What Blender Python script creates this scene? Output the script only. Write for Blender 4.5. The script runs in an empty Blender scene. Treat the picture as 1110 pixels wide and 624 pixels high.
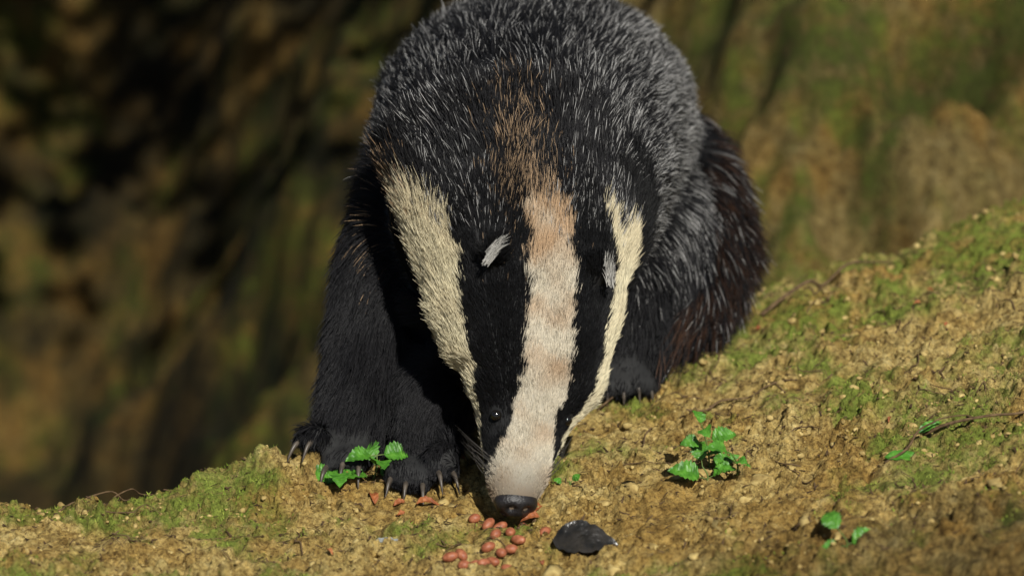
import bpy, math, random
import numpy as np
from mathutils import Vector
rng=np.random.default_rng(7); random.seed(7)
scene=bpy.context.scene
V=lambda *a: np.array(a,dtype=float)
def nrm(v):
    v=np.asarray(v,float); n=np.linalg.norm(v,axis=-1,keepdims=True); return v/np.maximum(n,1e-9)
def link(o,parent=None):
    scene.collection.objects.link(o)
    if parent: o.parent=parent
    return o
def sstep(a,b,x):
    t=np.clip((x-a)/(b-a),0,1); return t*t*(3-2*t)

# ---------- noise ----------
_perm=np.random.default_rng(3).permutation(256); _perm=np.concatenate([_perm,_perm])
_g=np.stack([np.cos(np.arange(256)*2.399),np.sin(np.arange(256)*2.399)],1)
def perlin(x,y):
    xi=np.floor(x).astype(int); yi=np.floor(y).astype(int); xf=x-xi; yf=y-yi
    u=xf**3*(xf*(xf*6-15)+10); v=yf**3*(yf*(yf*6-15)+10)
    def gr(i,j):
        h=_perm[_perm[(xi+i)&255]+((yi+j)&255)]
        return _g[h,0]*(xf-i)+_g[h,1]*(yf-j)
    a=gr(0,0);b=gr(1,0);c=gr(0,1);d=gr(1,1)
    return (a+(b-a)*u)+((c+(d-c)*u)-(a+(b-a)*u))*v
def fbm(x,y,s,o=4,seed=0):
    r=0;amp=1;f=1/s
    for i in range(o):
        r=r+amp*perlin(x*f+seed*17.3+i*5.1,y*f+seed*9.7+i*3.3); amp*=.5; f*=2.03
    return r

# ---------- terrain ----------
def H(x,y,detail=True):
    x=np.asarray(x,float); y=np.asarray(y,float)
    base=-.11*np.clip(y,-.6,3)
    q=np.clip(x-.08,-1,1.3); base=base+.22*(np.sqrt(q*q+.01)+q)/2-.012
    base=base+.026*np.exp(-((x+.28)**2/.008+(y-.09)**2/.004))+.006*sstep(-.3,-.42,x)
    base=base-.016*np.exp(-((x-.01)**2+(y+.01)**2)/.0016)
    yc=np.interp(x,[-4,-.6,-.42,-.3,-.24,-.14,.1,.35,.6,.9,4],[.0,.05,.07,.15,.22,.64,.68,.64,.80,.95,1.6])
    yc=yc+.04*fbm(x,y*0,.25,3,5)
    s=y-yc; drop=1.3*(np.sqrt(s*s+.0016)+s)/2
    near=base-drop
    if detail:
        near=near+.016*fbm(x,y,.16,3,1)+.013*fbm(x,y,.05,3,2)
        r=1-np.abs(fbm(x,y,.09,3,9))*2.2
        near=near-.008*np.clip(r-.75,0,1)*4
        rough=sstep(-.35,.2,fbm(x,y,.11,2,6))
        near=near+.0075*fbm(x,y,.019,4,4)*(.4+rough)
        cl=fbm(x,y,.028,3,31); near=near+.006*sstep(.12,.17,cl)*(.3+rough)
        cl=fbm(x*.8,y,.013,2,33); near=near+.003*sstep(.1,.16,cl)*(.2+rough)
    xs=x-.33*(y-1.9)
    yb=np.interp(xs,[-6,-1.3,-1.0,-.80,-.36,-.1,.4,.8,3],[3.0,2.65,2.55,2.35,1.85,1.62,1.32,1.12,1.0])
    zf=np.interp(xs,[-6,-.95,-.72,-.36,0,.4,.8,3],[-1.4,-1.28,-1.20,-.90,-.65,-.42,-.33,-.2])
    yb=yb+.16*fbm(x,y,.7,3,11)
    r=y-yb
    rise=np.where(r<1.6,r*1.0,1.6+(r-1.6)*.22)
    bank=zf+rise
    if detail:
        bank=bank+.16*fbm(x,y,.38,4,12)+.07*fbm(x,y,.11,3,13)
        bank=bank-.28*np.exp(-((x-.60)**2/.007+(y-1.47)**2/.005))
        rd=1-np.abs(fbm(x,y,.5,3,19))*3; bank=bank+.05*np.clip(rd-.6,0,1)
    fl=zf+.02*fbm(x,y,.3,3,14)
    bank=np.maximum(bank,fl)
    k=.03
    d=near-bank
    return np.maximum(near,bank)+k*np.exp(-np.abs(d)/k)*.5
def h1(x,y): return float(H(np.array([x]),np.array([y]))[0])

def axis_coords(lo,hi,step,far,g=1.12):
    c=list(np.arange(lo,hi,step)); s=step; v=c[-1]
    while v<far: s*=g; v+=s; c.append(v)
    s=step; v=c[0]; pre=[]
    while v>-far: s*=g; v-=s; pre.append(v)
    return np.array(pre[::-1]+c)
xs=axis_coords(-.75,.85,.0022,70)
yl=list(np.arange(-.3,.5,.0022))+list(np.arange(.5,.95,.003)); v=yl[-1]; s=.003
while v<3.2: s=min(s*1.1,.018); v+=s; yl.append(v)
while v<90: s*=1.15; v+=s; yl.append(v)
v=yl[0]; s=.0036; pre=[]
while v>-60: s*=1.15; v-=s; pre.append(v)
ys=np.array(pre[::-1]+yl)
X,Y=np.meshgrid(xs,ys); Z=H(X,Y)
nx,ny=len(xs),len(ys)
me=bpy.data.meshes.new("ground")
co=np.stack([X,Y,Z],-1).reshape(-1,3)
idx=np.arange(nx*ny).reshape(ny,nx)
q=np.stack([idx[:-1,:-1],idx[:-1,1:],idx[1:,1:],idx[1:,:-1]],-1).reshape(-1,4)
me.vertices.add(len(co)); me.vertices.foreach_set("co",co.ravel())
me.loops.add(q.size); me.loops.foreach_set("vertex_index",q.ravel())
me.polygons.add(len(q)); me.polygons.foreach_set("loop_start",np.arange(0,q.size,4)); me.polygons.foreach_set("loop_total",np.full(len(q),4))
me.polygons.foreach_set("use_smooth",np.ones(len(q),bool))
me.update(calc_edges=True)
def mossmask(x,y):
    m=fbm(x,y,.22,4,21)*1.2+fbm(x,y,.05,3,22)*.6-.01
    m=m+.5*np.exp(-((x+.30)**2/.03+(y-.0)**2/.03))+.42*sstep(.08,.45,y)*sstep(.15,.5,x)*(y<1.1)
    m=m+.55*np.exp(-((x-.33*(y-1.9)+.36)**2/.035))*(y>1.2)+(.10+.16*sstep(-.2,.2,x))*(y>1.1)+.45*fbm(x,y,.3,2,61)*(y>1.1)
    m=m-.5*np.exp(-((x-.05)**2/.05+(y+.05)**2/.03))
    return sstep(-.05,.45,m)
def shademask(x,y):
    return np.clip(sstep(.9,1.4,y)*.75+sstep(.0,-.5,x-.33*(y-1.9))*sstep(.9,1.6,y)*.35+.7*sstep(-.14,-.22,y+.04*fbm(x,y,.1,2,77))*sstep(.12,.28,x),0,1)  # shade painted into the soil: far bank, plus near right corner
for nm,a in (("moss",mossmask(X,Y)),("painted_shade",shademask(X,Y))):
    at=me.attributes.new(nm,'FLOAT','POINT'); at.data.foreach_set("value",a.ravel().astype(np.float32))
ground=link(bpy.data.objects.new("ground",me))

# ---------- material helpers ----------
def mat(name):
    m=bpy.data.materials.new(name); m.use_nodes=True; nt=m.node_tree
    return m,nt,nt.nodes["Principled BSDF"]
def N(nt,t,**kw):
    n=nt.nodes.new(t)
    for k,v in kw.items():
        if k in n.inputs: n.inputs[k].default_value=v
        else: setattr(n,k,v)
    return n
def ramp(nt,stops):
    r=nt.nodes.new("ShaderNodeValToRGB"); e=r.color_ramp.elements
    while len(e)<len(stops): e.new(.5)
    for el,(p,c) in zip(e,stops): el.position=p; el.color=(*c,1)
    return r
def mix(nt,fac,a,b,mode='MIX'):
    m=nt.nodes.new("ShaderNodeMix"); m.data_type='RGBA'; m.blend_type=mode
    for s,v in ((0,fac),(6,a),(7,b)):
        if hasattr(v,'is_output'): nt.links.new(v,m.inputs[s])
        else: m.inputs[s].default_value=v if s==0 else (*v,1)
    return m.outputs[2]
m,nt,b=mat("sandy_soil"); L=nt.links
tc=N(nt,"ShaderNodeTexCoord")
def noise(sc,det=5,r=.6):
    n=N(nt,"ShaderNodeTexNoise",Scale=sc,Detail=det,Roughness=r); L.new(tc.outputs["Object"],n.inputs["Vector"]); return n
n1=noise(9,4); n2=noise(60,6,.78); n3=noise(320,3,.7); n4=noise(25,6,.75); n5=noise(4.5,5,.65); n6=noise(160,4,.7)
soil=ramp(nt,[(.32,(.16,.105,.035)),(.44,(.42,.30,.10)),(.54,(.60,.45,.165)),(.68,(.72,.58,.26))]); L.new(n2.outputs[0],soil.inputs[0])
r1=ramp(nt,[(.42,(0,0,0)),(.60,(1,1,1))]); L.new(n1.outputs[0],r1.inputs[0])
c=mix(nt,r1.outputs[0],soil.outputs[0],mix(nt,1.0,soil.outputs[0],(.76,.66,.52),'MULTIPLY'))
grit=ramp(nt,[(.36,(.40,.35,.30)),(.5,(.95,.95,.95)),(.64,(1.25,1.22,1.15))]); L.new(n6.outputs[0],grit.inputs[0])
c=mix(nt,.9,c,grit.outputs[0],'MULTIPLY')
mossc=ramp(nt,[(.3,(.04,.065,.008)),(.5,(.14,.20,.026)),(.7,(.30,.36,.065))]); L.new(n4.outputs[0],mossc.inputs[0])
mossg=mix(nt,.7,mossc.outputs[0],grit.outputs[0],'MULTIPLY')
am=N(nt,"ShaderNodeAttribute",attribute_name="moss")
brk=ramp(nt,[(.40,(0,0,0)),(.56,(1,1,1))]); L.new(n4.outputs[0],brk.inputs[0])
mm=nt.nodes.new("ShaderNodeMath"); mm.operation='MULTIPLY'; L.new(am.outputs["Fac"],mm.inputs[0])
mb=nt.nodes.new("ShaderNodeMath"); mb.operation='MULTIPLY_ADD'; mb.inputs[1].default_value=.7; mb.inputs[2].default_value=.25; L.new(brk.outputs[0],mb.inputs[0]); L.new(mb.outputs[0],mm.inputs[1])
c=mix(nt,mm.outputs[0],c,mossg)
sp=ramp(nt,[(.30,(.15,.10,.06)),(.38,(1,1,1))]); L.new(n3.outputs[0],sp.inputs[0])
c=mix(nt,.8,c,sp.outputs[0],'MULTIPLY')
ad=N(nt,"ShaderNodeAttribute",attribute_name="painted_shade")
dk=ramp(nt,[(.40,(.04,.04,.03)),(.5,(.15,.14,.11)),(.60,(.44,.385,.30))]); L.new(n5.outputs[0],dk.inputs[0])  # mottled dark multiplier, paints dappled shade into the ground colour
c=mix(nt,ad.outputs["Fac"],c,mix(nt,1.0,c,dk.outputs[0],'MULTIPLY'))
L.new(c,b.inputs["Base Color"]); b.inputs["Roughness"].default_value=.9; b.inputs["Specular IOR Level"].default_value=.2
bp=N(nt,"ShaderNodeBump",Strength=.8,Distance=.003); L.new(n3.outputs[0],bp.inputs["Height"])
bp2=N(nt,"ShaderNodeBump",Strength=.95,Distance=.014); L.new(n2.outputs[0],bp2.inputs["Height"]); L.new(bp2.outputs[0],bp.inputs["Normal"])
L.new(bp.outputs[0],b.inputs["Normal"])
me.materials.append(m); soil_mat=m

def simple(name,stops,scale=40,rough=.8,spec=.3,bump=.3,bd=.002):
    m,nt,b=mat(name); tc=N(nt,"ShaderNodeTexCoord")
    n=N(nt,"ShaderNodeTexNoise",Scale=scale,Detail=5); nt.links.new(tc.outputs["Object"],n.inputs["Vector"])
    r=ramp(nt,stops); nt.links.new(n.outputs[0],r.inputs[0]); nt.links.new(r.outputs[0],b.inputs["Base Color"])
    b.inputs["Roughness"].default_value=rough; b.inputs["Specular IOR Level"].default_value=spec
    bp=N(nt,"ShaderNodeBump",Strength=bump,Distance=bd); nt.links.new(n.outputs[0],bp.inputs["Height"]); nt.links.new(bp.outputs[0],b.inputs["Normal"])
    return m

class MB:
    def __init__(s): s.v=[];s.f=[]
    def add(s,v,f):
        o=len(s.v); s.v.extend([tuple(map(float,p)) for p in v]); s.f.extend([tuple(int(i)+o for i in q) for q in f])
    def obj(s,name,m,parent=None,smooth=True):
        me=bpy.data.meshes.new(name); me.from_pydata(s.v,[],s.f); me.update()
        if smooth: me.polygons.foreach_set("use_smooth",np.ones(len(s.f),bool))
        me.materials.append(m); return link(bpy.data.objects.new(name,me),parent)
def catmull(P,n):
    P=np.asarray(P,float); out=[]
    Q=np.vstack([2*P[0]-P[1],P,2*P[-1]-P[-2]])
    for i in range(1,len(Q)-2):
        for t in np.linspace(0,1,n,endpoint=False):
            p0,p1,p2,p3=Q[i-1:i+3]
            out.append(.5*((2*p1)+(-p0+p2)*t+(2*p0-5*p1+4*p2-p3)*t*t+(-p0+3*p1-3*p2+p3)*t**3))
    out.append(P[-1]); return np.array(out)
def loft(mb,secs,up,n=6,R=22):
    S=catmull(secs,n); C=S[:,:3]; T=nrm(np.gradient(C,axis=0))
    up=np.asarray(up,float)
    v=[]
    th=np.linspace(0,2*np.pi,R,endpoint=False)
    for c,t,s in zip(C,T,S):
        Nn=nrm(up-t*np.dot(up,t)); Ll=np.cross(t,Nn)
        a,b_=max(s[3],1e-4),max(s[4],1e-4)
        v.append(c+np.outer(np.cos(th)*a,Ll)+np.outer(np.sin(th)*b_,Nn))
    k=len(v); v=np.vstack(v+[C[0]-T[0]*S[0,3]*.6,C[-1]+T[-1]*S[-1,3]*.6]); f=[]
    for i in range(k-1):
        for j in range(R):
            j2=(j+1)%R; f.append((i*R+j,i*R+j2,(i+1)*R+j2,(i+1)*R+j))
    for j in range(R):
        j2=(j+1)%R; f.append((k*R,j2,j)); f.append((k*R+1,(k-1)*R+j,(k-1)*R+j2))
    mb.add(v,f)
def ellipsoid(mb,c,r,axes=None,seg=14,rg=9,fn=None):
    v=[];f=[]
    for i in range(rg+1):
        ph=math.pi*i/rg
        for j in range(seg):
            th=2*math.pi*j/seg; v.append((math.sin(ph)*math.cos(th),math.sin(ph)*math.sin(th),math.cos(ph)))
    v=np.array(v)
    if fn is not None: v=fn(v)
    v=v*np.asarray(r)
    if axes is not None: v=v@np.asarray(axes)
    v=v+np.asarray(c)
    for i in range(rg):
        for j in range(seg):
            j2=(j+1)%seg; f.append((i*seg+j,i*seg+j2,(i+1)*seg+j2,(i+1)*seg+j))
    mb.add(v,f)

# ================= BADGER =================
badger=link(bpy.data.objects.new("badger",None))
D0=V(.012,-.010,.047); A=V(.012,.15,.255); HL=np.linalg.norm(A); A=A/HL
N0=nrm(V(0,-1,0)-A*np.dot(V(0,-1,0),A)); L0=np.cross(N0,A)
if L0[0]<0: L0=-L0
dl=math.radians(20); HN=N0*math.cos(dl)+L0*math.sin(dl); HLt=L0*math.cos(dl)-N0*math.sin(dl)
ht=np.array([-.13,-.08,-.02,.05,.13,.21,.29,.38,.55,.72,.93,1.1,1.3])
ha=np.array([.018,.027,.035,.038,.045,.054,.069,.085,.104,.113,.121,.124,.132])
hb=np.array([.015,.023,.028,.031,.036,.042,.050,.060,.074,.083,.090,.100,.115])
hz=np.array([-.004,.000,.001,.000,-.001,.000,.004,.008,.010,.010,.006,.0,-.01])
def headC(t):
    t=np.asarray(t,float)
    xsft=np.interp(t,[-.1,0,.21,.38,.72,.93,1.3],[.0,.003,.013,.022,.020,.013,.000])
    bb=np.interp(t,ht,hb); z=np.interp(t,ht,hz)
    return D0+np.outer(t,A)*HL+np.outer(z-bb,HN)+np.outer(xsft,V(1,0,0))
secs=np.column_stack([headC(ht),ha,hb])
body=MB()
loft(body,secs,HN,5,28)
chains={}
chains['head']=(headC(ht),np.maximum(ha,hb))
def chain(name,rows,up=(0,0,1),n=6):
    rows=np.array([r if len(r)==5 else (*r,r[3]) for r in rows],float)
    loft(body,rows,up,n); chains[name]=(rows[:,:3],np.maximum(rows[:,3],rows[:,4]))
chain('body',[(.02,.17,.195,.105,.09),(.014,.24,.207,.132,.118),(.010,.32,.218,.152,.143),(.008,.42,.220,.168,.157),(.024,.56,.205,.178,.160),(.046,.70,.165,.172,.150),(.068,.82,.13,.13,.12),(.085,.9,.11,.07,.07)])
chain('chest',[(-.01,.22,.13,.09),(-.02,.32,.14,.12),(0,.45,.14,.13)])
g1=h1(-.19,.12); g2=h1(-.1,.10)
chain('foreR',[(-.080,.36,.20,.09),(-.118,.31,.14,.072),(-.146,.25,.075,.054),(-.165,.19,.035,.042),(-.182,.145,g1+.026,.034,.026),(-.195,.115,g1+.018,.026,.018)])
chain('foreL',[(.03,.30,.12,.08),(-.04,.23,.085,.055),(-.085,.17,.045,.04),(-.098,.125,g2+.025,.033,.026),(-.10,.095,g2+.016,.027,.018)])
chain('hindR',[(.10,.62,.12,.11),(.14,.50,.07,.09),(.14,.43,.02,.06),(.13,.38,h1(.13,.38)+.03,.040),(.125,.34,h1(.125,.34)+.02,.03,.02)])
chain('hindL',[(-.03,.64,.1,.1),(-.08,.56,.04,.07),(-.1,.5,.0,.04),(-.1,.45,h1(-.1,.45)+.03,.034),(-.1,.41,h1(-.1,.41)+.02,.03,.02)])
chain('tail',[(.08,.84,.15,.05),(.165,.76,.12,.052),(.21,.65,.075,.054),(.215,.54,.045,.054),(.19,.46,.025,.046),(.155,.40,.015,.028)])
claws=MB()
def paw(cx,cy,fwd,spread=.0135,n=5,cl=.029):
    fwd=nrm(V(fwd[0],fwd[1],0)); lat=V(-fwd[1],fwd[0],0)
    for i in range(n):
        k=i-(n-1)/2; d=nrm(fwd+lat*k*.16)
        s=V(cx,cy,0)+lat*k*spread; ln=.030-.004*abs(k)-.003*(k>1.5)
        e=s+d*ln; gs=h1(s[0],s[1]); ge=h1(e[0],e[1])
        loft(body,np.array([(s[0],s[1],gs+.022,.012,.012),(*(s+d*ln*.6)[:2],ge+.020,.0115,.012),(e[0],e[1],ge+.012,.009,.009)]),(0,0,1),4,12)
        p=[]
        for u in np.linspace(0,1,6):
            q=e+d*(cl*u-.004); zz=ge+.014+.005*math.sin(u*3.1)-.013*u*u
            p.append((q[0],q[1],max(zz,h1(q[0],q[1])+.001),.0036*(1-u)**.7+.0004,.0042*(1-u)**.7+.0004))
        loft(claws,np.array(p),(0,0,1),3,10)
paw(-.195,.118,(-.30,-.95)); paw(-.10,.10,(.05,-1)); paw(.125,.345,(0.1,-1),cl=.012); paw(-.1,.415,(-.1,-1),cl=.02)
def head_pt(t,phi,out=0):
    c=headC([t])[0]; a=np.interp(t,ht,ha)+out; b_=np.interp(t,ht,hb)+out; p=math.radians(phi)
    return c+HLt*a*math.sin(p)+HN*b_*math.cos(p)
ears=[]
for sg in (-1,1):
    ph=-28 if sg<0 else 25; te=.76 if sg<0 else .72; base=head_pt(te,ph,-.006); tip=head_pt(te+.07,ph*1.1,.022)
    ears.append((base,tip)); ax=nrm(tip-base)
    side=nrm(np.cross(ax,HN)); th=np.cross(side,ax)
    ellipsoid(body,(base+tip)/2,(.018,.0075,.021),np.array([side,th,ax]))
tmp=body.obj("tmp_body",soil_mat)
md=tmp.modifiers.new("r",'REMESH'); md.mode='VOXEL'; md.voxel_size=.005; md.use_smooth_shade=True
sm=tmp.modifiers.new("s",'SMOOTH'); sm.factor=.5; sm.iterations=7
dg=bpy.context.evaluated_depsgraph_get()
bm_=bpy.data.meshes.new_from_object(tmp.evaluated_get(dg)); bpy.data.objects.remove(tmp)
bm_.name="skin"; bm_.materials.clear()
nv=len(bm_.vertices); bv=np.empty(nv*3); bm_.vertices.foreach_get("co",bv); bv=bv.reshape(-1,3)
bm_.calc_loop_triangles(); nt_=len(bm_.loop_triangles); tri=np.empty(nt_*3,np.int32); bm_.loop_triangles.foreach_get("vertices",tri); tri=tri.reshape(-1,3)
vn=np.zeros((nv,3)); fn=np.cross(bv[tri[:,1]]-bv[tri[:,0]],bv[tri[:,2]]-bv[tri[:,0]]); area=np.linalg.norm(fn,axis=1)/2
for k in range(3): np.add.at(vn,tri[:,k],fn)
vn=nrm(vn)
names=list(chains)
def analyse(P):
    n=len(P); W=np.zeros(n)+1e-12; F=np.zeros((n,3)); best=np.full(n,1e9); part=np.zeros(n,int)
    for pi,nm in enumerate(names):
        C,R=chains[nm]
        for i in range(len(C)-1):
            a,b_=C[i],C[i+1]; d=b_-a; L2=d@d
            u=np.clip(((P-a)@d)/L2,0,1); q=a+u[:,None]*d; r=R[i]+(R[i+1]-R[i])*u
            dn=np.linalg.norm(P-q,axis=1)/np.maximum(r,.02)
            w=np.exp(-9*dn); W+=w; F+=w[:,None]*nrm(d)
            mk=dn<best; best[mk]=dn[mk]; part[mk]=pi
    return part,nrm(F/W[:,None])
def snoise(P,sc,seed):
    r=np.random.default_rng(seed); s=0
    for i in range(6):
        k=nrm(r.normal(size=3))*(2*np.pi/sc)*(.6+r.random()*.9); s=s+np.sin(P@k+r.random()*6.28)
    return s/3.
pst=np.array([-.13,-.06,-.02,.04,.13,.21,.38,.55,.72,.93,1.06,1.3])
s_half=np.array([125,125,100,62,38,28,19,16,14.5,11.5,8,5])
bL=np.array([125,125,108,103,96,84,64,61,54,56,54,40])
bR=np.array([125,125,108,84,66,58,52,47,49,43,37,32])
wL=np.array([180,180,150,125,118,114,113,114,116,115,108,80])
wR=np.array([180,180,150,115,100,95,94,94,90,80,66,50])
def headcoord(P):
    t=(P-D0)@A/HL
    C=headC(t); a=np.interp(t,ht,ha); b_=np.interp(t,ht,hb)
    l=((P-C)@HLt)/a; n=((P-C)@HN)/b_
    return t,np.degrees(np.arctan2(l,n))
def colours(P,part,rnd,rnd2):
    n=len(P); base=np.tile(V(.007,.007,.008),(n,1)); tip=base.copy()
    t,phi=headcoord(P); ph=np.abs(phi); lf_=phi<0
    jit=snoise(P,.03,5)*2.2+snoise(P,.011,6)*1.8+(rnd2-.5)*4
    sh=np.interp(t,pst,s_half); bo=np.where(lf_,np.interp(t,pst,bL),np.interp(t,pst,bR)); wo=np.where(lf_,np.interp(t,pst,wL),np.interp(t,pst,wR))
    z=P[:,2]
    rt=sstep(.06,.14,P[:,0])
    up=sstep(.10,.22,z+.07*rt)
    pl=(.15+.08*snoise(P,.12,8)+.32*sstep(.06,.19,P[:,0])+.10*sstep(.30,.55,P[:,1]))*up
    pl=np.where(P[:,1]<.24,pl*.6,pl)
    legs=np.isin(part,[names.index(k) for k in ('foreR','foreL','hindR','hindL','chest')])
    isb=part==names.index('hindR')
    pl=np.where(legs,pl*np.where(isb,.6,.12)*up,pl)
    tail=part==names.index('tail')
    pl=np.where(tail,.05,pl)
    isl=(rnd<pl)
    lc=(.14+.52*rnd2**1.4)[:,None]*V(.97,.95,.92)
    tip=np.where(isl[:,None],lc,V(.008,.0078,.0085)*(1+2.2*rnd2[:,None]))
    base=np.where(isl[:,None],V(.022,.021,.021),base)
    tb=tail&(rnd>.55)
    br=(.45+.9*np.exp(-((P[:,0]-.17)**2/.0018)))[:,None]
    tip=np.where(tb[:,None],V(.10,.052,.032)*(.3+rnd2[:,None])*br,tip)
    hd=(t<1.16+.06*snoise(P,.06,3))&(P[:,1]<.30)&((P[:,1]<.2)|~legs)&(z>-.03)&(np.linalg.norm(P-headC(t),axis=1)<np.interp(t,ht,ha)*1.5)&~np.isin(part,[names.index('foreL'),names.index('foreR')])
    white=V(.80,.72,.57); tan=V(.60,.41,.25)
    ce=hd&(ph+jit<sh); bl=hd&~ce&(ph+jit<bo); wh=hd&~ce&~bl&(ph+jit*1.5<wo); th=hd&~ce&~bl&~wh
    fade=sstep(.84,1.13,t+.05*snoise(P,.05,4))
    tn=np.clip(.20+.38*snoise(P,.045,12)+.9*sstep(.66,.94,t)-.15*(t<.5)+.35*np.exp(-((t-.40)/.05)**2)+.45*sstep(.06,-.06,t),0,1)[:,None]
    mz=(1-.40*sstep(.10,-.08,t))[:,None]
    cc=(white*(1-tn)+tan*tn)*(.70+.36*rnd2[:,None])*mz
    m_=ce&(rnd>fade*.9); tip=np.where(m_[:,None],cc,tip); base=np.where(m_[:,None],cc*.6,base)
    kb=V(.006,.006,.0065)
    m_=bl&(rnd>fade); tip=np.where(m_[:,None],kb*(1+rnd2[:,None]),tip); base=np.where(m_[:,None],kb,base)
    wf=sstep(.87,1.02,t+.05*snoise(P,.04,14)+np.where(lf_,-.10*(ph-75)/50,.05*(ph-50)/50))
    cw=(V(.80,.72,.50)*(1-.3*tn)+V(.55,.42,.25)*.3*tn)*(.68+.40*rnd2[:,None])
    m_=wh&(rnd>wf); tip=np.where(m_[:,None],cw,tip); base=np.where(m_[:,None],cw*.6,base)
    m_=th; tip=np.where(m_[:,None],kb*1.3,tip); base=np.where(m_[:,None],kb,base)
    ct=tan*.72*(.4+.8*rnd2[:,None])
    g=np.exp(-((P[:,0]-.008)**2/.0008+(P[:,1]-.165)**2/.0016))*(z>.22)
    m_=(rnd<.5*g); tip=np.where(m_[:,None],ct,tip)
    g=np.exp(-((P[:,0]+.14)**2/.0012+(P[:,1]-.22)**2/.004+(z-.25)**2/.002))
    m_=(rnd<.5*g); tip=np.where(m_[:,None],ct*1.1,tip)
    return base,tip,t,phi,hd,tail,legs
part,flow=analyse(bv)
bs,tp,t_,ph_,hd_,tl_,lg_=colours(bv,part,np.full(nv,.5),np.full(nv,.5))
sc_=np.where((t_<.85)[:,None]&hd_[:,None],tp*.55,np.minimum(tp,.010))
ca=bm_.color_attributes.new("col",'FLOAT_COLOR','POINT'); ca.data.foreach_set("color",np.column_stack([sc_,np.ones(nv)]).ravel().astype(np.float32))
m,nt,b=mat("badger_skin"); a_=N(nt,"ShaderNodeAttribute",attribute_name="col"); nt.links.new(a_.outputs["Color"],b.inputs["Base Color"]); b.inputs["Roughness"].default_value=.8
bm_.materials.append(m); bm_.polygons.foreach_set("use_smooth",np.ones(len(bm_.polygons),bool))
link(bpy.data.objects.new("body",bm_),badger)

def strands(Pn,Nn,Fn,length,lift,base,tip,rad,K=6,grav=.25,nzk=1.0):
    n=len(Pn)
    F=Fn-Nn*np.sum(Fn*Nn,1)[:,None]; F=nrm(F)
    nz=np.stack([snoise(Pn,.07,31),snoise(Pn,.07,32),snoise(Pn,.07,33)],1)*.15+np.stack([snoise(Pn,.016,34),snoise(Pn,.016,35),snoise(Pn,.016,36)],1)*.09+rng.normal(size=(n,3))*.11
    nz=nz*nzk
    d0=nrm(F+Nn*(lift*1.9)[:,None]+nz*.6); d1=nrm(F+Nn*(lift*.5)[:,None]+nz*1.3+V(0,0,-1)*np.asarray(grav).reshape(-1,1))
    pts=np.empty((n,K,3)); p=Pn-Nn*.001; s=np.linspace(0,1,K); pts[:,0]=p
    for k in range(1,K):
        u=(k-.5)/(K-1); d=nrm(d0*(1-u)+d1*u); p=p+d*(length/(K-1))[:,None]; pts[:,k]=p
    mixw=np.clip((s-.40)/.35,0,1)
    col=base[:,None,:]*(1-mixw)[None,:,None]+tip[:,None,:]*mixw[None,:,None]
    r=rad[:,None]*np.interp(s,[0,.5,1],[1,.85,.15])[None,:]
    return pts,col,r
def make_fur(name,pts,col,r,mt):
    n,K,_=pts.shape
    hc=bpy.data.hair_curves.new(name); hc.add_curves([K]*n)
    hc.points.foreach_set("position",pts.reshape(-1).astype(np.float32))
    ra=hc.attributes.get("radius") or hc.attributes.new("radius",'FLOAT','POINT'); ra.data.foreach_set("value",r.reshape(-1).astype(np.float32))
    at=hc.attributes.new("col",'FLOAT_COLOR','POINT'); at.data.foreach_set("color",np.concatenate([col,np.ones((n,K,1))],2).reshape(-1).astype(np.float32))
    hc.materials.append(mt); return link(bpy.data.objects.new(name,hc),badger)
m,nt,b=mat("badger_fur"); a_=N(nt,"ShaderNodeAttribute",attribute_name="col"); nt.links.new(a_.outputs["Color"],b.inputs["Base Color"]); b.inputs["Roughness"].default_value=.40; b.inputs["Specular IOR Level"].default_value=.12
furm=m
cen=bv[tri].mean(1); tt,pp=headcoord(cen)
headish=(tt<1.1)&(cen[:,1]<.25)&(np.linalg.norm(cen-headC(tt),axis=1)<.16)
dens=np.where(headish,3.0,1.0); dens=np.where(headish&(tt<.25),5.0,dens)
dens*=np.where(cen[:,2]<.02,.5,1)
pr=area*dens; pr/=pr.sum()
NF=400000
ti=rng.choice(nt_,NF,p=pr); r1_,r2_=rng.random(NF),rng.random(NF); sq=np.sqrt(r1_)
w=np.stack([1-sq,sq*(1-r2_),sq*r2_],1)
P=(bv[tri[ti]]*w[:,:,None]).sum(1); Nn=nrm((vn[tri[ti]]*w[:,:,None]).sum(1))
part,flow=analyse(P); rnd,rnd2=rng.random(NF),rng.random(NF)
bs,tp,t,phi,hd,tail,legs=colours(P,part,rnd,rnd2)
ln=.036+.008*snoise(P,.2,40)
ln=np.where(legs,.030*sstep(.02,.24,P[:,1])+.008,ln); ln=np.where(tail,.052,ln)
nk=(P[:,1]<.30)&~legs; ln=np.where(nk&~hd,.026,ln)
hl=np.interp(t,[-.1,.05,.2,.4,.7,1.0,1.2],[.004,.006,.008,.010,.014,.020,.026])*np.where(np.abs(phi)>65,1.5,1)
ln=np.where(hd,hl,ln)
pawm=np.zeros(NF,bool)
for (cx,cy,g) in ((-.2,.1,g1),(-.1,.085,g2),(.125,.33,-.02),(-.1,.4,-.04)):
    dd=np.hypot(P[:,0]-cx,P[:,1]-cy); pawm|=(dd<.06)&(P[:,2]<g+.05)
ln=np.where(pawm,.010,ln); ln*=.7+.6*rng.random(NF)
lift=np.where(hd,.18,.25); lift=np.where(tail,.42,lift); lift=np.where(legs,.30,lift); lift=np.where(pawm,.12,lift)
rad=np.where(hd,.00038,.00043); rad=np.where(hd&(t<.2),.0003,rad)
flow=np.where(hd[:,None],nrm(A+0.25*HLt*np.sign(phi)[:,None]*(np.abs(phi)>40)[:,None]),flow)
grav=np.where(hd,.02,.28)
nosec=D0+A*HL*(-.105)-HN*.018
eyes=[head_pt(.205,s_*52,-.0012) for s_ in (-1,1)]
keep=np.linalg.norm(P-nosec,axis=1)>.0185
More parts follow.
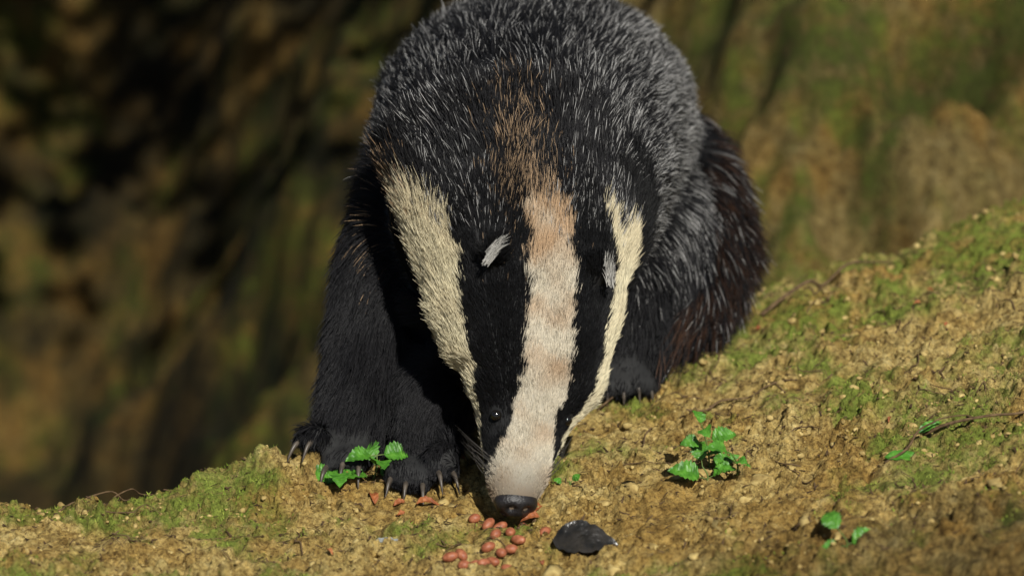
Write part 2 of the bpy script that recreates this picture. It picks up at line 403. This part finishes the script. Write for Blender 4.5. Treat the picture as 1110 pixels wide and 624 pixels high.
for e in eyes: keep&=np.linalg.norm(P-e,axis=1)>.0068
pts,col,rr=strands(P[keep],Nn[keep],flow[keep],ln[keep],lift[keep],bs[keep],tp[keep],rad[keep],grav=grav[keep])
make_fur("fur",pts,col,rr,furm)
Pe=[];Fe=[];Ne=[]
for sg,(ba,tip_) in zip((-1,1),ears):
    dr=nrm(A+.55*HLt*(1 if sg<0 else -.4))
    k=110; u=rng.normal(size=k)*.0024
    Pe.append(tip_+HN*.004-A*.014+np.outer(u,HLt)+np.outer(rng.uniform(-.016,.010,k),dr)+rng.normal(size=(k,3))*.001); Fe.append(np.tile(dr,(k,1))); Ne.append(np.tile(HN,(k,1)))
Pe,Fe,Ne=map(np.vstack,(Pe,Fe,Ne)); k=len(Pe)
wc=np.tile(V(.55,.53,.49),(k,1))*(.4+.6*rng.random((k,1)))
pts,col,rr=strands(Pe,Ne,Fe,np.full(k,.015)*(.5+.9*rng.random(k)),np.full(k,.18),wc,wc,np.full(k,.00036),grav=np.full(k,.0),nzk=1.4)
make_fur("ear_tufts",pts,col,rr,furm)
k=26; Pw=[];Fw=[];Nw=[]
for i in range(k):
    sg=1 if i%2 else -1; ph=sg*random.uniform(55,95); tq=random.uniform(-.02,.07)
    p=head_pt(tq,ph); Pw.append(p); o=nrm(p-headC([tq])[0]); Nw.append(o); Fw.append(nrm(A*.6+HLt*sg*.6-HN*.2))
Pw,Fw,Nw=map(np.array,(Pw,Fw,Nw)); wc=np.tile(V(.05,.045,.04),(k,1))
pts,col,rr=strands(Pw,Nw,Fw,rng.uniform(.03,.055,k),np.full(k,.5),wc,wc,np.full(k,.0003),grav=np.full(k,.2))
make_fur("whiskers",pts,col,rr,furm)
mn=simple("wet_nose",[(.3,(.008,.007,.007)),(.7,(.022,.019,.019))],500,.42,.5,.8,.001)
nose=MB()
def nfn(v):
    v=v.copy()
    for sx in (-.45,.45):
        d=np.hypot(v[:,0]-sx,v[:,2]+.55)
        k=np.exp(-(d/.24)**2)*(v[:,1]>0); v*= (1-.5*k)[:,None]
    return v
ellipsoid(nose,nosec,(.0245,.0175,.017),np.array([HLt,HN,A]),40,28,nfn)
nose.obj("nose",mn,badger)
em=simple("eye_black",[(.3,(.004,.004,.004)),(.7,(.01,.008,.006))],50,.08,.7,0)
for e in eyes:
    eb=MB(); ellipsoid(eb,e,(.0062,.0062,.0062)); eb.obj("eye",em,badger)
cm=simple("claw_horn",[(.3,(.035,.028,.022)),(.7,(.11,.09,.07))],120,.4,.4,.2)
claws.obj("claws",cm,badger)

# ================= small things on the ground =================
def on(x,y,dz=0): return V(x,y,h1(x,y)+dz)
peb=MB()
def clod(mb,c,r,seed):
    rr=np.random.default_rng(seed); ks=rr.normal(size=(4,3))*2.6; ph=rr.random(4)*6
    def fn(v): return v*(1+.24*np.sin(v@ks.T+ph).sum(1)/1.6)[:,None]
    a=rr.random()*6; ax=np.array([[math.cos(a),math.sin(a),0],[-math.sin(a),math.cos(a),0],[0,0,1]])
    ellipsoid(mb,c,r,ax,8,5,fn)
for i in range(4200):
    x=rng.uniform(-.65,.8); y=rng.uniform(-.28,.75)
    if fbm(np.array([x]),np.array([y]),.1,2,6)[0]<-.15+.25*rng.random(): continue
    r=.0012+.0035*rng.random()**5+.0010*rng.random()
    clod(peb,on(x,y,r*.1),(r*1.2,r,r*.75),i)
for i in range(40):
    x=rng.uniform(-.1,.6); y=rng.uniform(-.22,.12); r=rng.uniform(.005,.011); clod(peb,on(x,y,-r*.4),(r*1.3,r,r*.6),9000+i)
pebm=simple("clod_soil",[(.3,(.18,.12,.04)),(.5,(.38,.275,.10)),(.7,(.56,.43,.17))],90,.9,.2,.9,.003)
peb.obj("soil_crumbs",pebm)
def leaf(mb,base,d,up,Ln,W,curl=.25,serr=0,fold=.25,n=9,wav=.0006):
    d=nrm(d); up=nrm(np.asarray(up)-d*np.dot(up,d)); s=np.cross(d,up); v=[];f=[]
    for i in range(n+1):
        u=i/n; w_=W*max(0,math.sin(math.pi*min(1,u**.75)))**.8*.5+W*.01
        if serr and i%2: w_*=1-serr
        c=base+d*Ln*u+up*(math.sin(u*3.1)*curl*Ln*.4-curl*Ln*u*u*.6)
        for k in (-1,-.5,0,.5,1): v.append(c+s*w_*k+up*abs(k)*w_*fold+up*wav*math.sin(u*25+k*3))
    for i in range(n):
        for k in range(4): a=i*5+k; f.append((a,a+1,a+6,a+5))
    mb.add(v,f)
greenm=simple("nettle_leaf",[(.3,(.03,.11,.010)),(.6,(.08,.24,.022)),(.8,(.15,.33,.045))],120,.45,.4,.6,.002)
stemm=simple("stem",[(.3,(.08,.14,.03)),(.7,(.16,.2,.06))],80,.6,.3,.1)
def seedling(x,y,hgt,nl,seed,size=.022,name="nettle_seedling"):
    e=link(bpy.data.objects.new(name,None)); rr=random.Random(seed); lv=MB(); st=MB(); b0=on(x,y,-.003)
    top=b0+V(rr.uniform(-.01,.01),rr.uniform(-.01,.005),hgt)
    loft(st,np.array([(*b0,.0013,.0013),(*((b0+top)/2+V(.003,0,0)),.001,.001),(*top,.0007,.0007)]),(0,1,0),4,7)
    for i in range(nl):
        u=.25+.75*(i//2)/max(1,(nl-1)//2); p=b0+(top-b0)*u; a=rr.random()*.6+i*math.pi+ (i//2)*math.pi/2
        d=V(math.cos(a),math.sin(a),rr.uniform(-.1,.7)); q=p+nrm(d)*.008
        loft(st,np.array([(*p,.0006,.0006),(*((p+q)/2),.0006,.0006),(*q,.0005,.0005)]),(0,0.3,1),2,6)
        sz=size*rr.uniform(.65,1.25); leaf(lv,q,d,V(rr.uniform(-.5,.5),rr.uniform(-.9,-.1),1),sz,sz*.78,.35,.2,.25,15)
    lv.obj("leaves",greenm,e,False); st.obj("stem",stemm,e)
seedling(.215,.04,.062,8,1,.029); seedling(.245,.03,.030,5,4,.024); seedling(.212,.012,.018,3,8,.038)
seedling(.345,-.235,.02,3,3,.028); seedling(.06,.055,.006,2,5,.010)
seedling(-.155,.095,.032,6,6,.042); seedling(-.19,.085,.012,4,9,.03)
fl=MB(); leaf(fl,on(.40,-.02,.006),V(1,-.1,.05),V(0,-.3,1),.045,.016,.1); leaf(fl,on(.44,.02,.006),V(.8,.4,.3),V(0,-.3,1),.03,.012,.2)
fl.obj("fallen_green_leaves",greenm,None,False)
dl_=MB()
dead=simple("dead_leaf",[(.3,(.16,.045,.015)),(.6,(.36,.12,.04)),(.8,(.42,.2,.08))],90,.6,.3,.5,.002)
for i in range(30):
    x,y=[(-.115,.02),(-.13,.04),(-.15,.045),(-.105,.03),(.02,.0),(.03,-.01)][i] if i<6 else (rng.uniform(-.5,.7),rng.uniform(-.15,.55))
    a=rng.random()*6.28; sz=1 if i<6 else .5; leaf(dl_,on(x,y,.003),V(math.cos(a),math.sin(a),.15),V(rng.uniform(-.4,.4),-.3,1),rng.uniform(.016,.028)*sz,rng.uniform(.007,.011)*sz,.5,.1,.5)
dl_.obj("dead_leaves",dead,None,False)
wl=MB(); p=on(.043,-.115,.009); leaf(wl,p,V(1,-.12,.05),V(0,-.45,1),.070,.044,.22,.07,.12,16,.0016); leaf(wl,p+V(.012,.004,.003),V(.9,.3,.1),V(.3,-.4,1),.040,.022,.3,.1,.4,12,.001)
wl.obj("wet_black_leaf",simple("wet_black_leaf",[(.3,(.008,.008,.007)),(.7,(.035,.03,.025))],60,.3,.5,.9,.004),None,True)
fe=MB(); leaf(fe,on(-.150,-.065,.005),V(1,-.15,.05),V(0,-.3,1),.04,.012,.15,.2,.2,12)
fe.obj("grey_feather",simple("feather_grey",[(.3,(.14,.15,.15)),(.7,(.36,.38,.36))],300,.6,.3,.2),None,False)
nm_=simple("peanut_skin",[(.3,(.20,.055,.025)),(.6,(.36,.12,.055)),(.8,(.48,.21,.12))],200,.5,.4,.6,.001)
nuts=MB()
for i,(px,pz) in enumerate([(-.032,-.005),(-.014,-.028),(.012,-.040),(-.026,-.045),(-.002,-.068),(-.018,-.085),(.006,-.092),(-.026,-.108),(.000,-.114),(-.012,-.124),(-.054,-.132),(-.040,-.146),(.036,-.060),(-.03,-.160),(-.005,-.146),(-.066,-.150),(-.040,-.020),(-.020,-.138),(-.050,-.165)]):
    a=rng.random()*6.28; tl=rng.uniform(-.3,.3); d=nrm(V(math.cos(a),math.sin(a)*.6,tl)); s_=nrm(np.cross(d,V(0,0,1))); u_=np.cross(s_,d)
    ellipsoid(nuts,on(px,pz,.004),(.0086*rng.uniform(.75,1.15),.0056,.0052),np.array([d,s_,u_]),12,8,lambda v: v*(1+.10*v[:,:1]))
nuts.obj("peanuts",nm_)
twm=simple("twig_bark",[(.3,(.05,.03,.015)),(.7,(.17,.11,.055))],150,.85,.2,.5)
def twig(mb,x0,y0,x1,y1,r,lift=.01,seed=0):
    rr=random.Random(seed); rows=[]
    for i in range(7):
        u=i/6; x=x0+(x1-x0)*u+rr.uniform(-1,1)*.006; y=y0+(y1-y0)*u+rr.uniform(-1,1)*.006
        q=r*(1-.6*u); rows.append((x,y,h1(x,y)+r+lift*math.sin(u*3.1)+lift*.3*u,q,q))
    loft(mb,np.array(rows),(.1,.2,1),4,8)
tw=MB(); twig(tw,.405,-.03,.50,.05,.0015,.02,1); twig(tw,.44,.02,.66,.06,.002,.01,2); twig(tw,.30,.52,.46,.66,.003,.008,3); twig(tw,.2,.25,.33,.3,.0016,.004,4)
twig(tw,-.5,.05,-.42,.09,.0015,.012,5); twig(tw,-.45,.06,-.40,.10,.0013,.015,6); twig(tw,.1,.3,.16,.38,.0013,.006,7)
for i in range(130):
    x,y=rng.uniform(-.55,.7),rng.uniform(-.2,.7); a=rng.random()*6.28; l=rng.uniform(.02,.07)
    twig(tw,x,y,x+l*math.cos(a),y+l*math.sin(a),rng.uniform(.0005,.0012),.003,100+i)
tw.obj("twigs",twm)
lt=MB()
for i in range(5000):
    x,y=rng.uniform(-.65,.8),rng.uniform(-.28,.85); a=rng.random()*6.28; l=rng.uniform(.003,.012); w_=rng.uniform(.0005,.0018)
    c=on(x,y,.0012); d=V(math.cos(a),math.sin(a),rng.uniform(-.2,.3))*l/2; s_=V(-math.sin(a),math.cos(a),0)*w_
    lt.add([c-d-s_,c+d-s_*.3,c+d+s_*.3,c-d+s_],[(0,1,2,3)])
lt.obj("leaf_litter",simple("litter",[(.3,(.03,.018,.01)),(.6,(.10,.06,.03)),(.8,(.22,.15,.08))],40,.9,.2,.1),None,False)
ms=MB(); k=120000; mx=rng.uniform(-.65,.85,k); my=rng.uniform(-.25,.95,k); mk=mossmask(mx,my)*sstep(-.25,.2,fbm(mx,my,.03,2,50)); kp=rng.random(k)<mk*.8; mx,my=mx[kp],my[kp]; mz=H(mx,my)
for x,y,z in zip(mx,my,mz):
    a=rng.random()*6.28; l=rng.uniform(.0015,.0045); w_=.0006+.0006*rng.random(); c=V(x,y,z-.0006); s_=V(math.cos(a),math.sin(a),0)*w_
    ms.add([c-s_,c+s_,c+V(rng.normal()*.0015,rng.normal()*.0015,l)],[(0,1,2)])
ms.obj("moss",simple("moss_green",[(.3,(.07,.11,.012)),(.5,(.18,.25,.03)),(.7,(.34,.39,.07))],25,.8,.2,.0),None,False)

# overhanging tree that shades the far bank
tree=link(bpy.data.objects.new("overhanging_tree",None)); bk=MB(); lf=MB()
tz=h1(-2.3,3.6)
loft(bk,np.array([(-2.3,3.6,tz-.2,.26,.26),(-2.25,3.55,tz+.5,.19,.19),(-2.1,3.4,tz+1.6,.16,.16),(-1.9,3.2,tz+2.8,.13,.13),(-1.7,3.1,tz+4.2,.07,.07)]),(0,1,0),6,16)
ends=[]
for i in range(12):
    ex=-.55+1.9*((i*.618)%1); ey=rng.uniform(.25,1.2); ez=rng.uniform(1.9,2.4)
    s0=V(-1.95,3.25,tz+2.0+.12*i); e=V(ex,ey,ez); md_=(s0+e)/2+V(0,0,.35)
    loft(bk,np.array([(*s0,.035,.035),(*md_,.018,.018),(*e,.006,.006)]),(0,.3,1),6,8)
    for u in (.55,.75,.88,1.0): ends.append((1-u)**2*s0+2*u*(1-u)*md_+u*u*e)
for e in ends:
    for j in range(38):
        c=e+rng.normal(size=3)*V(.18,.16,.10)
        if c[1]<.05 or c[2]<1.7: continue
        d=nrm(rng.normal(size=3)*V(1,1,.4)); leaf(lf,c,d,nrm(V(*rng.normal(size=2)*.5,1)),rng.uniform(.06,.10),.055,.2,0,.15,3)
bk.obj("trunk_and_limbs",simple("bark",[(.3,(.04,.03,.02)),(.7,(.14,.11,.08))],20,.9,.2,.8,.02),tree)
lf.obj("foliage",simple("tree_leaf",[(.3,(.03,.07,.01)),(.7,(.08,.15,.025))],6,.6,.3,0),tree,False)

# ---------- light ----------
az=math.radians(22); el=math.radians(50)
S=Vector((math.sin(az)*math.cos(el),-math.cos(az)*math.cos(el),math.sin(el)))
sd=bpy.data.lights.new("sun",'SUN'); sd.energy=5.0; sd.angle=math.radians(.5); sd.color=(1,.97,.89)
so=link(bpy.data.objects.new("sun",sd)); so.rotation_euler=S.to_track_quat('Z','Y').to_euler(); so.location=S*20
w=bpy.data.worlds.new("World"); scene.world=w; w.use_nodes=True; nt=w.node_tree
sk=nt.nodes.new("ShaderNodeTexSky"); sk.sky_type='NISHITA'; sk.sun_disc=False; sk.sun_elevation=el; sk.sun_rotation=math.radians(180)-az
nt.links.new(sk.outputs[0],nt.nodes["Background"].inputs[0]); nt.nodes["Background"].inputs[1].default_value=.05
# ---------- camera ----------
T=Vector((0,.1,.216)); p=math.radians(25); fw=Vector((0,math.cos(p),-math.sin(p)))
cd=bpy.data.cameras.new("camera"); cam=link(bpy.data.objects.new("camera",cd)); cam.location=T-fw*5
cam.rotation_euler=(math.radians(90)-p,0,0); cd.sensor_width=36; cd.lens=162; cd.clip_end=500; cd.clip_start=.1
cd.dof.use_dof=True; cd.dof.focus_distance=5.05; cd.dof.aperture_fstop=3.2
scene.camera=cam
scene.view_settings.view_transform='Standard'; scene.view_settings.look='None'; scene.view_settings.exposure=0
